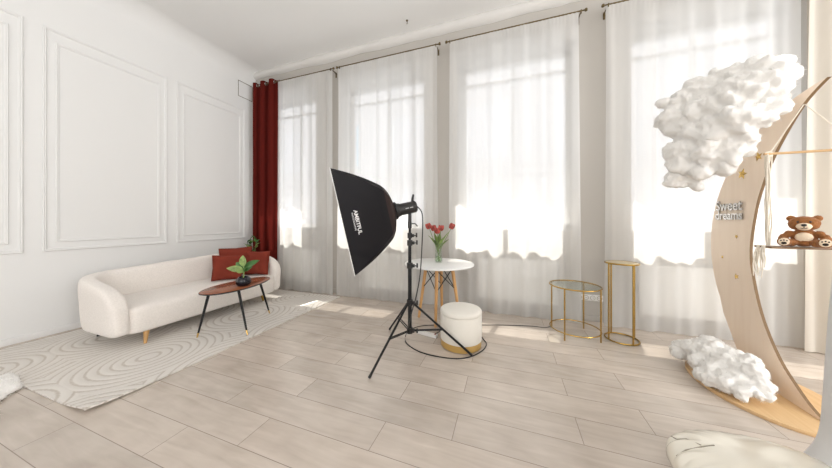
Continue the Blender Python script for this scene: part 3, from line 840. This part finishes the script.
# flash head with softbox
u_ = -.28; rd = (CF + CR*u_).normalized(); Rp = (CR - CF*u_).normalized()
Rp = (Rp - rd*Rp.dot(rd)).normalized(); wv = -rd
tl_ = math.radians(12.6)
ax = (-math.cos(tl_)*Rp - math.sin(tl_)*Vector((0, 0, 1))).normalized(); up = (-math.sin(tl_)*Rp + math.cos(tl_)*Vector((0, 0, 1))).normalized()
HP = D(394.5, 211, 2.83)
sbx = empty('softbox', HP, 0, 'large black rectangular softbox tilted down to the left on the light stand', 'softbox')
def L3(s, p, q): return ax*s + up*p + wv*q
KP = [(0, .085, .075), (.012, .13, .10), (.045, .205, .145), (.10, .275, .185), (.18, .325, .235), (.28, .380, .28), (.38, .427, .32), (.48, .468, .35), (.555, .497, .37)]
prof = []
for i_ in range(len(KP)-1):
    for k_ in range(3):
        t_ = k_/3; q0, q1, q2, q3 = KP[max(i_-1, 0)], KP[i_], KP[i_+1], KP[min(i_+2, len(KP)-1)]
        prof.append(tuple(.5*((2*b_)+(c_-a_)*t_+(2*a_-5*b_+4*c_-d_)*t_*t_+(3*b_-a_-3*c_+d_)*t_**3) for a_, b_, c_, d_ in zip(q0, q1, q2, q3)))
prof.append(KP[-1])
def sec(s, hp, hq, ch, inset=0):
    r_ = ch; hp -= inset; hq -= inset
    return [L3(s, hp-r_, hq), L3(s, -hp+r_, hq), L3(s, -hp, hq-r_), L3(s, -hp, -hq+r_), L3(s, -hp+r_, -hq), L3(s, hp-r_, -hq), L3(s, hp, -hq+r_), L3(s, hp, hq-r_)]
def loft(b, P, inset=0, ch=lambda s: .06*(1-s/.6)+.006):
    rings = [[b.bm.verts.new(v) for v in sec(s, hp, hq, ch(s), inset)] for s, hp, hq in P]
    for A, B in zip(rings[:-1], rings[1:]):
        for k in range(8): b.bm.faces.new((A[k], A[(k+1) % 8], B[(k+1) % 8], B[k]))
    return rings
M['sbfab'] = mat('softbox_nylon', (.010, .009, .011), .5, bump=.12, bscale=5, spec=.18)
M['sbsleeve'] = mat('softbox_sleeve_nylon', (.035, .022, .020), .6, bump=.1, bscale=6, spec=.2)
b = MB(); loft(b, prof[9:]); o = b.build('softbox_cover', M['sbfab'], sbx, angle=30); 
modify(o, [('SOLIDIFY', dict(thickness=.004, offset=-1))])
try: o.data.set_sharp_from_angle(angle=math.radians(32))
except Exception: pass
b = MB(); loft(b, prof[:10]); o = b.build('rear_sleeve', M['sbsleeve'], sbx, angle=40); modify(o, [('SOLIDIFY', dict(thickness=.004, offset=-1))]); o.data.set_sharp_from_angle(angle=math.radians(32))
b = MB(); rr = [b.bm.verts.new(v) for v in sec(.545, .490, .364, .01)]; r2 = [b.bm.verts.new(v) for v in sec(.551, .490, .364, .01)]
b.bm.faces.new(rr); b.bm.faces.new(r2[::-1])
for k in range(8): b.bm.faces.new((rr[k], rr[(k+1) % 8], r2[(k+1) % 8], r2[k]))
b.build('diffuser', M['bulb_diff'], sbx, smooth=False)
b = MB()
q4 = [L3(.557, .497*a_, .37*c_) for a_, c_ in ((1, 1), (-1, 1), (-1, -1), (1, -1))]
b.tube(q4, .0035, 6, closed=True); b.build('white_edge_piping', M['bulb_diff'], sbx)
b = MB(); b.tube([L3(-.012, .085*math.cos(a), .085*math.sin(a)) for a in [2*PI*k/32 for k in range(32)]], .013, 8, closed=True); b.build('speed_ring', M['blackp'], sbx)
hrot = Matrix((ax, wv, up)).transposed()
hd = empty('flash_head', HP, 0, 'black studio flash head mounted behind the softbox', 'studio flash')
b = MB(); b.tube([ax*-.012, ax*-.05], [.082, .072], 24).tube([ax*-.05, ax*-.235], .066, 24)
b.build('body', M['blackp'], hd)
b = MB(); b.tube([ax*-.235, ax*-.25], [.066, .056], 24); b.build('rear_cap', M['black'], hd)
b = MB(); b.tube([ax*-.045, ax*-.058], .0735, 24); b.build('mount_ring', M['blackp'], hd)
b = MB(); b.tube([ax*-.215+up*.05, ax*-.228+up*.09, ax*-.248+up*.135], [.016, .014, .011], 10); b.build('handle', M['blackp'], hd)
for t_ in ((-.13, .002), (-.18, .002)):
    MB().box(ax*t_[0]+wv*.067, (.036, .004, .008), .001, rot=hrot).build('label_mark', mat('print_grey', (.6, .6, .6), .5), hd)
# bracket between head and stand
b = MB()
bk = SP - HP
top_ = Vector((bk.x, bk.y, 0)); 
b.tube([Vector((bk.x, bk.y, PT-HP.z)), Vector((bk.x, bk.y, PT-HP.z-.07))], .022, 12).tube([Vector((bk.x, bk.y, PT-HP.z-.005)), ax*-.165-up*.05], .020, 10)
b.tube([Vector((bk.x, bk.y, PT-HP.z-.02)), Vector((bk.x, bk.y, PT-HP.z-.02))+CR*.06-Vector((0, 0, .0))], .006, 8)
b.tube([Vector((bk.x, bk.y, PT-HP.z-.02))+CR*.06, Vector((bk.x, bk.y, PT-HP.z-.05))+CR*.085], .007, 8)
b.build('tilt_bracket', M['blackp'], hd)
# lettering on the near side panel
def text_mesh(txt, size, name, m, parent, extr=.0008, bold=.0):
    cu = bpy.data.curves.new(name, 'FONT'); cu.body = txt; cu.size = size; cu.extrude = extr; cu.offset = bold; cu.align_x = 'CENTER'; cu.align_y = 'CENTER'
    o = bpy.data.objects.new(name, cu); COL.objects.link(o); bpy.context.view_layer.update()
    dg = bpy.context.evaluated_depsgraph_get(); me = bpy.data.meshes.new_from_object(o.evaluated_get(dg))
    bpy.data.objects.remove(o); o = bpy.data.objects.new(name, me); COL.objects.link(o); me.materials.append(m)
    if parent: o.parent = parent
    return o
M['print'] = mat('white_print', (.80, .80, .80), .6)
def on_panel(o, s, p):
    # tangent plane of the near panel at axial position s
    for (s0, _, q0), (s1, _, q1) in zip(prof[:-1], prof[1:]):
        if s0 <= s <= s1: break
    tq = (q1-q0)/(s1-s0); q = q0+tq*(s-s0)
    ea = (ax + wv*tq).normalized(); n_ = ea.cross(-up).normalized()
    if n_.dot(wv) < 0: n_ = -n_
    xdir = -up; ydir = n_.cross(xdir).normalized()      # text runs downwards
    Mx = Matrix((xdir, ydir, n_)).transposed().to_4x4(); Mx.translation = L3(s, p, q)+n_*.003
    o.matrix_local = Mx
t1 = text_mesh('AMBITFUL', .050, 'logo_lettering', M['print'], sbx, bold=.0012); on_panel(t1, .425, -.026)
t2 = text_mesh('PHOTOGRAPHIC', .022, 'small_lettering', M['print'], sbx); on_panel(t2, .458, -.015)

# power cable of the flash head, down to the strip and round the stool
def curve_pts(P, n=8):
    P = [Vector(p) for p in P]; out = []
    for i in range(len(P)-1):
        p0 = P[max(i-1, 0)]; p1 = P[i]; p2 = P[i+1]; p3 = P[min(i+2, len(P)-1)]
        for k in range(n):
            t = k/n; out.append(.5*((2*p1)+(p2-p0)*t+(2*p0-5*p1+4*p2-p3)*t*t+(3*p1-p0-3*p2+p3)*t**3))
    out.append(P[-1]); return out
cab = [HP-ax*.249-up*.01, HP-ax*.27-up*.015, D(422.5, 216, 2.80), D(422, 245, 2.82), D(420, 275, 2.84), D(416, 297, 2.86), D(411.5, 313, 2.84), D(408, 330, 2.80), G(405.5, 336, .006), G(406.5, 343, .006), G(418, 351, .006),
       G(435, 356, .006), G(455, 358.5, .006), G(471, 356.5, .006), G(483, 350, .006), G(486.5, 344, .006), G(484, 340, .006), G(479, 335, .006), G(465, 327.5, .006), G(445, 329, .006), G(437, 333, .006), G(431, 335, .016)]
o = MB().tube(curve_pts(cab), .0062, 8).build('power_cable', M['blackp'])
tag(o, 'thin black cable from the flash head, looping on the floor around the stool', 'cable')
sp_a, sp_b = G(418, 333), G(437, 338)
psd = (sp_b-sp_a); ps = empty('power_strip', (sp_a+sp_b)/2, math.atan2(psd.y, psd.x), 'white power strip on the floor behind the light stand', 'power strip')
MB().box((0, 0, .02), (psd.length, .06, .038), .008).build('housing', M['socket'], ps)
for q in range(3):
    MB().lathe([(.019, .0395), (.021, .0405), (.017, .0405), (.015, .034), (0, .034)], n=20).build('socket', mat('socket_grey', (.55, .54, .52), .5), ps).location = (-.05+q*.05-.02, 0, 0)
MB().box((psd.length/2-.025, 0, .041), (.02, .025, .008), .002).build('switch', M['rust'], ps)
c2 = MB().tube(curve_pts([ (sp_a+Vector((0, 0, .018))), G(412, 329, .006), G(424, 325.5, .006), G(445, 325, .006), G(470, 325, .006), G(500, 325, .006), G(530, 326, .006), G(545, 327.5, .006), G(551, 326, .006)]), .0045, 7).build('extension_cable', M['blackp'])
tag(c2, 'thin dark extension cable running along the window wall to the power strip', 'cable')

# ------------------------------------------------------------------ wooden moon prop
MX = 2.10
moon = empty('moon_prop', (MX, 3.0, 0), 0, 'tall plywood crescent moon standing on an oval wooden base', 'moon decoration')
def ell(s):
    return [(-.10+.40*s*math.cos(2*PI*k/72), .05+.54*s*math.sin(2*PI*k/72)) for k in range(72)]
disc_from(ell, [(.997, .0), (1.0, .002), (1.0, .024), (.998, .026)], 'base_board', M['plybase'], moon)
cy, cz, Ro = 2.50, 1.20, 1.252
outer = []
a0 = math.atan2(2.445-cz, 2.655-cy)
for k in range(61):
    a = a0 - (a0 - (-.46))*k/60; outer.append((cy+Ro*math.cos(a), cz+Ro*math.sin(a)))
outer += [(3.58, .50), (3.50, .36), (3.41, .20), (3.32, .026)]
inner = [(2.66, .026), (2.75, .07), (2.84, .14), (3.0, .31), (3.146, .58), (3.235, .88), (3.272, 1.175), (3.215, 1.54), (3.146, 1.76), (3.04, 2.0), (2.83, 2.305), (2.655, 2.445)]
inn = [(p.x, p.y) for p in curve_pts([(a_, c_, 0) for a_, c_ in inner], 5)]
poly = outer + inn[:-1]
th = .022
A = [Vector((-th/2, y-3.0, z)) for y, z in poly]
cb = MB(); cb.prism(A, (th, 0, 0)); 
mo = cb.build('crescent', M['ply'], moon, smooth=False)
mo.data.materials.append(M['plyedge'])
for p in mo.data.polygons:
    if abs(p.normal.x) < .5: p.material_index = 1
bmesh_t = bmesh.new(); bmesh_t.from_mesh(mo.data); bmesh.ops.triangulate(bmesh_t, faces=[f for f in bmesh_t.faces if len(f.verts) > 4]); bmesh_t.to_mesh(mo.data); bmesh_t.free()
# on the moon's face (x = MX - th/2)
def on_moon(px, py):
    xf = MX-th/2; u = (px-416)/FPX; dx = CF.x+CR.x*u; t = xf/dx
    return Vector((xf, t*(CF.y+CR.y*u), CAM_H+(220-py)/FPX*t))
def star(p, r, label, tilt=0):
    b = MB(); c0 = Vector((-.012, 0, 0)); pts = []
    for k in range(10):
        a = PI/2+k*PI/5+tilt; rr = r if k % 2 == 0 else r*.42; pts.append(Vector((0, rr*math.cos(a), rr*math.sin(a))))
    C_ = b.bm.verts.new((-r*.35, 0, 0)); V = [b.bm.verts.new(q) for q in pts]
    for k in range(10): b.bm.faces.new((V[k], V[(k+1) % 10], C_))
    b.bm.faces.new(V)
    o = b.build('gold_star', M['goldm'], None, smooth=False); o.location = p + Vector((-.0005, 0, 0)); tag(o, label, 'star', 'gold stars on the moon'); return o
star(on_moon(742.5, 174), .055, 'gold star on the moon just under the upper cloud, left one of the upper pair', .3)
star(on_moon(758.5, 156.5), .045, 'gold star on the moon by the rope end of the swing bar', -.2)
star(on_moon(736.5, 236.5), .024, 'small gold star on the moon just below the silver lettering', .5)
star(on_moon(722.5, 257), .020, 'small gold star nearest the left edge of the moon', .1)
star(on_moon(736.5, 276.5), .032, 'lowest gold star on the face of the moon', -.3)
lt = empty('mirror_lettering', on_moon(729.5, 210.5)+Vector((-.001, 0, 0)), 0, 'silver mirrored two-line lettering stuck on the moon', 'sign')
for txt, z, sz in (('Sweet', .045, .14), ('dreams', -.052, .12)):
    o = text_mesh(txt, sz, 'lettering', M['silver'], lt, extr=.004, bold=.003)
    # faces -x: x axis of the text runs towards -y
    o.matrix_local = Matrix(((0, 0, -1, -.008), (-1, 0, 0, 0), (0, 1, 0, z), (0, 0, 0, 1)))
    o.scale = (.95, 1, 1)

# clouds of polyester fibre
def cloud(name, pts, label, seed, vox, amp, fr, flat=None, wisps=3000):
    return furry(name, M['fiber'], pts, vox, amp, fr, label, 'fibre cloud', flat, seed, wisps, .032)
R_ = random.Random(21); pts = []
ups = [(676, 118, 2.50, 15), (690, 102, 2.48, 20), (688, 125, 2.45, 18), (705, 92, 2.40, 20), (708, 112, 2.35, 24), (725, 88, 2.32, 21), (730, 105, 2.22, 26),
       (745, 82, 2.22, 19), (750, 98, 2.15, 26), (765, 76, 2.12, 20), (770, 95, 2.08, 22), (783, 78, 2.05, 19), (790, 70, 2.02, 11), (778, 110, 2.02, 15),
       (700, 135, 2.38, 22), (720, 130, 2.25, 24), (745, 122, 2.12, 22), (763, 120, 2.06, 16), (680, 150, 2.45, 14), (690, 160, 2.42, 19),
       (710, 152, 2.30, 22), (732, 146, 2.2, 20), (750, 140, 2.12, 14), (676, 178, 2.46, 9), (686, 179, 2.44, 10), (705, 170, 2.32, 13), (722, 166, 2.24, 11), (738, 160, 2.18, 9),
       (672, 183, 2.46, 5), (700, 183, 2.36, 6), (667, 102, 2.52, 4), (672, 106, 2.52, 5), (744, 150, 2.15, 10), (715, 74, 2.36, 5)]
for (x, y, d, r) in ups:
    rr = r/FPX*d*.80; pts.append((D(x-(8 if x > 735 else 3), y+(-2 if x > 735 else 1), d), (rr, rr*1.1, rr)))
cloud('upper_cloud', pts, 'big fluffy white cloud fastened to the top of the wooden moon', 4, .012, .048, 6.5, wisps=14000)
pts = []
for (x, y, d, r) in [(690, 349, 2.62, 11), (705, 350, 2.50, 15), (720, 354, 2.40, 17), (735, 362, 2.28, 18), (750, 370, 2.17, 16), (708, 362, 2.40, 13), (722, 370, 2.27, 15),
                     (738, 379, 2.15, 14), (752, 386, 2.07, 12), (764, 384, 2.04, 11), (682, 352, 2.62, 7), (712, 342, 2.48, 8), (745, 392, 2.04, 8), (766, 395, 1.98, 7), (755, 362, 2.16, 10), (730, 384, 2.13, 9), (716, 378, 2.2, 8), (704, 372, 2.3, 7), (760, 372, 2.08, 10)]:
    rr = r/FPX*d*.88; p = D(x-4, y+1, d); p.z = max(p.z, .03+rr*.6); pts.append((p, (rr, rr, rr*.9)))
cloud('lower_cloud', pts, 'heap of fluffy white fibre lying on the wooden base of the moon', 9, .010, .032, 9, flat=.029, wisps=7000)

# swing hung from the moon
SY = 2.83; SZB = 1.965; SZS = 1.24; sx0, sx1 = 1.90, 2.42
sw = empty('hanging_swing', (2.16, SY, SZS), 0, 'small wooden swing hanging from the moon on white ropes', 'swing')
o_ = Vector((2.16, SY, SZS))
MB().tube([Vector((sx0-.01, SY, SZB))-o_, Vector((sx1, SY, SZB))-o_], .0095, 12).build('crossbar', M['dowel'], sw)
MB().box(Vector(((sx0+sx1)/2, SY, SZS))-o_, (sx1-sx0+.04, .15, .014), .003).build('seat_board', M['darkwood'], sw)
apex = Vector((2.10, 2.818, 2.325))
for e in (sx0+.02, sx1-.02):
    MB().tube([apex-o_, Vector((e, SY, SZB))-o_], .0035, 7).build('hanging_rope', M['rope'], sw)
for e in (sx0+.015, sx1-.015):
    b = MB(); R_ = random.Random(int(e*100))
    for k in range(7):
        ox, oy = R_.uniform(-.02, .02), R_.uniform(-.035, .035); P = []
        for q in range(9):
            t = q/8; P.append(Vector((e+ox*(.35+.65*abs(math.cos(t*5)))+.006*math.sin(9*t+k), SY+oy*(1-.3*t), SZB+(SZS-SZB)*t))-o_)
        b.tube(P, .0042, 6)
    b.build('side_rope', M['rope'], sw)
    b = MB()
    b.tube([Vector((e+.018*math.cos(a), SY, SZB+.018*math.sin(a)-.003))-o_ for a in [2*PI*k/14 for k in range(14)]], .007, 6, closed=True)
    b.build('rope_knot', M['rope'], sw)
    b = MB()
    for k in range(12):
        ox, oy = R_.uniform(-.03, .02), R_.uniform(-.07, .07); l = R_.uniform(.14, .26)
        b.tube([Vector((e-.035+ox*.3, SY+oy*.6, SZS+.012))-o_, Vector((e-.035+ox*.8, SY+oy*.8, SZS-.05))-o_, Vector((e-.035+ox+.008*math.sin(k), SY+oy, SZS-l*.6))-o_, Vector((e-.035+ox, SY+oy*.9, SZS-l))-o_], [.0045, .0045, .004, .002], 6)
    b.build('tassel', M['rope'], sw)
    if e > 2.3: pass

# teddy bear, faces the camera
bp_ = Vector((2.085, 2.80, SZS+.0095)); d = (CAMP-bp_); byaw = math.atan2(d.y, d.x)+PI/2
bear = empty('teddy_bear', bp_, byaw, 'brown teddy bear with cream muzzle sitting on the swing board', 'teddy bear')
# local: faces -y, x to its left
S = 1.0
b = MB()
b.ball((0, .01, .072), (.062, .052, .070)); b.ball((0, .0, .045), (.058, .052, .045))
b.ball((0, -.012, .174), (.074, .055, .056)); b.ball((-.03, -.02, .16), (.038, .036, .034)); b.ball((.03, -.02, .16), (.038, .036, .034))
for s in (-1, 1):
    b.ball((s*.056, .0, .212), (.024, .013, .024))
    b.ball((s*.062, -.008, .098), (.026, .024, .024)); b.ball((s*.082, -.018, .078), (.026, .022, .02)); b.ball((s*.092, -.03, .064), (.022, .022, .018))
    b.ball((s*.055, -.03, .030), (.034, .05, .030)); b.ball((s*.078, -.065, .034), (.034, .030, .033)); b.ball((s*.084, -.085, .038), (.035, .016, .037))
o = b.build('body', M['bear'], bear)
modify(o, [('REMESH', dict(mode='VOXEL', voxel_size=.004, use_smooth_shade=True)), ('SMOOTH', dict(factor=.6, iterations=4))])
for v in o.data.vertices:
    v.co += v.normal*(.0018*noise.noise(v.co*140)); v.co.z = max(v.co.z, .0)
MB().ball((0, -.060, .153), (.035, .026, .026), 3).ball((0, -.050, .143), (.030, .024, .020), 3).build('muzzle', M['bearl'], bear)
MB().ball((0, -.036, .072), (.040, .020, .036), 3).build('belly_patch', M['bearl'], bear)
MB().ball((0, -.086, .163), (.013, .009, .010), 3).build('nose', M['blackp'], bear)
MB().tube([(0, -.088, .155), (0, -.085, .143)], .0018, 6).tube([(-.014, -.080, .143), (-.007, -.083, .138), (0, -.0845, .142), (.007, -.083, .138), (.014, -.080, .143)], .0018, 6).build('mouth', M['blackp'], bear)
for s in (-1, 1):
    MB().ball((s*.026, -.058, .186), .0068, 2).build('eye', M['blackp'], bear)
    MB().ball((s*.057, -.010, .211), (.015, .006, .015), 2).build('inner_ear', M['bear'], bear)
    pd = MB().ball((s*.084, -.099, .038), (.027, .006, .029), 2).build('foot_sole', M['bearl'], bear)
    b = MB().ball((s*.084, -.1045, .028), (.013, .003, .010), 2)
    for q in (-1, 0, 1): b.ball((s*.084+q*.013, -.1045, .050-abs(q)*.004), (.0048, .003, .0055), 1)
    b.build('paw_print', M['soil'], pd)

# ------------------------------------------------------------------ foil balloon and backdrop in the lower right corner
bo = G(748, 505, .0); rz = math.atan2((G(800, 520)-G(672, 448)).y, (G(800, 520)-G(672, 448)).x)
bal = empty('foil_cushion', (bo.x, bo.y, 0), rz, 'glossy pearl white inflated balloon with a creased tip, on the floor at lower right', 'balloon')
bal.location = (1.22, 1.80, .002); bal.rotation_euler = (0, 0, math.radians(-4))
def lobe(u, v):
    a = 2*PI*u; t = (v-.5)*PI
    ca, sa = math.cos(a), math.sin(a); ct_, st_ = math.cos(t), math.sin(t)
    X = math.copysign(abs(ca)**.85, ca)*.38*ct_**.8; Y = math.copysign(abs(sa)**.85, sa)*.27*ct_**.8
    Y *= 1 + .25*(-X/.4)*-1
    tip = max(0, (-X-.20)/.20)
    wr = .010*math.sin(a*34)*max(0, ct_)**6 + tip*.012*math.sin(Y*85) + .004*noise.noise(Vector((X*9, Y*9, 1)))
    Z = .135 + .130*math.copysign(abs(st_)**.9, st_)*(1+.10*tip) + wr
    return (X, Y, max(.001, Z))
b = MB().grid(lobe, 120, 40, closed_u=True); bmesh.ops.remove_doubles(b.bm, verts=b.bm.verts, dist=.0006)
b.build('inflated_body', M['vinyl'], bal, angle=180)
b = MB()
b.tube([lobe(.445, .62), lobe(.46, .68), lobe(.475, .74), lobe(.50, .80)], .0035, 6)
b.tube([lobe(.52, .60), lobe(.515, .70), lobe(.505, .80), lobe(.49, .86)], .0035, 6)
b.build('crease', M['darkseam'], bal)
# seamless backdrop: hangs at the right and sweeps onto the floor
def bd(u, v):
    y = 2.16 - 1.7*u
    P = [(1.20, .004), (1.40, .006), (1.50, .018), (1.577, .074), (1.635, .162), (1.667, .268), (1.680, .45), (1.690, .66), (1.702, .90), (1.715, 1.11), (1.74, 1.6), (1.76, 2.3)]
    k = v*(len(P)-1); i = min(int(k), len(P)-2); t = k-i
    def cr(j): return P[max(0, min(len(P)-1, j))]
    r = []
    for c in (0, 1):
        p0, p1, p2, p3 = cr(i-1)[c], cr(i)[c], cr(i+1)[c], cr(i+2)[c]
        r.append(.5*((2*p1)+(p2-p0)*t+(2*p0-5*p1+4*p2-p3)*t*t+(3*p1-p0-3*p2+p3)*t**3))
    return (r[0], y, max(.003, r[1]))
o = MB().grid(bd, 12, 66).build('paper_backdrop', M['backdrop'], angle=180)
modify(o, [('SOLIDIFY', dict(thickness=.002, offset=1))])
tag(o, 'white seamless backdrop sweeping down onto the floor at the right edge', 'backdrop')
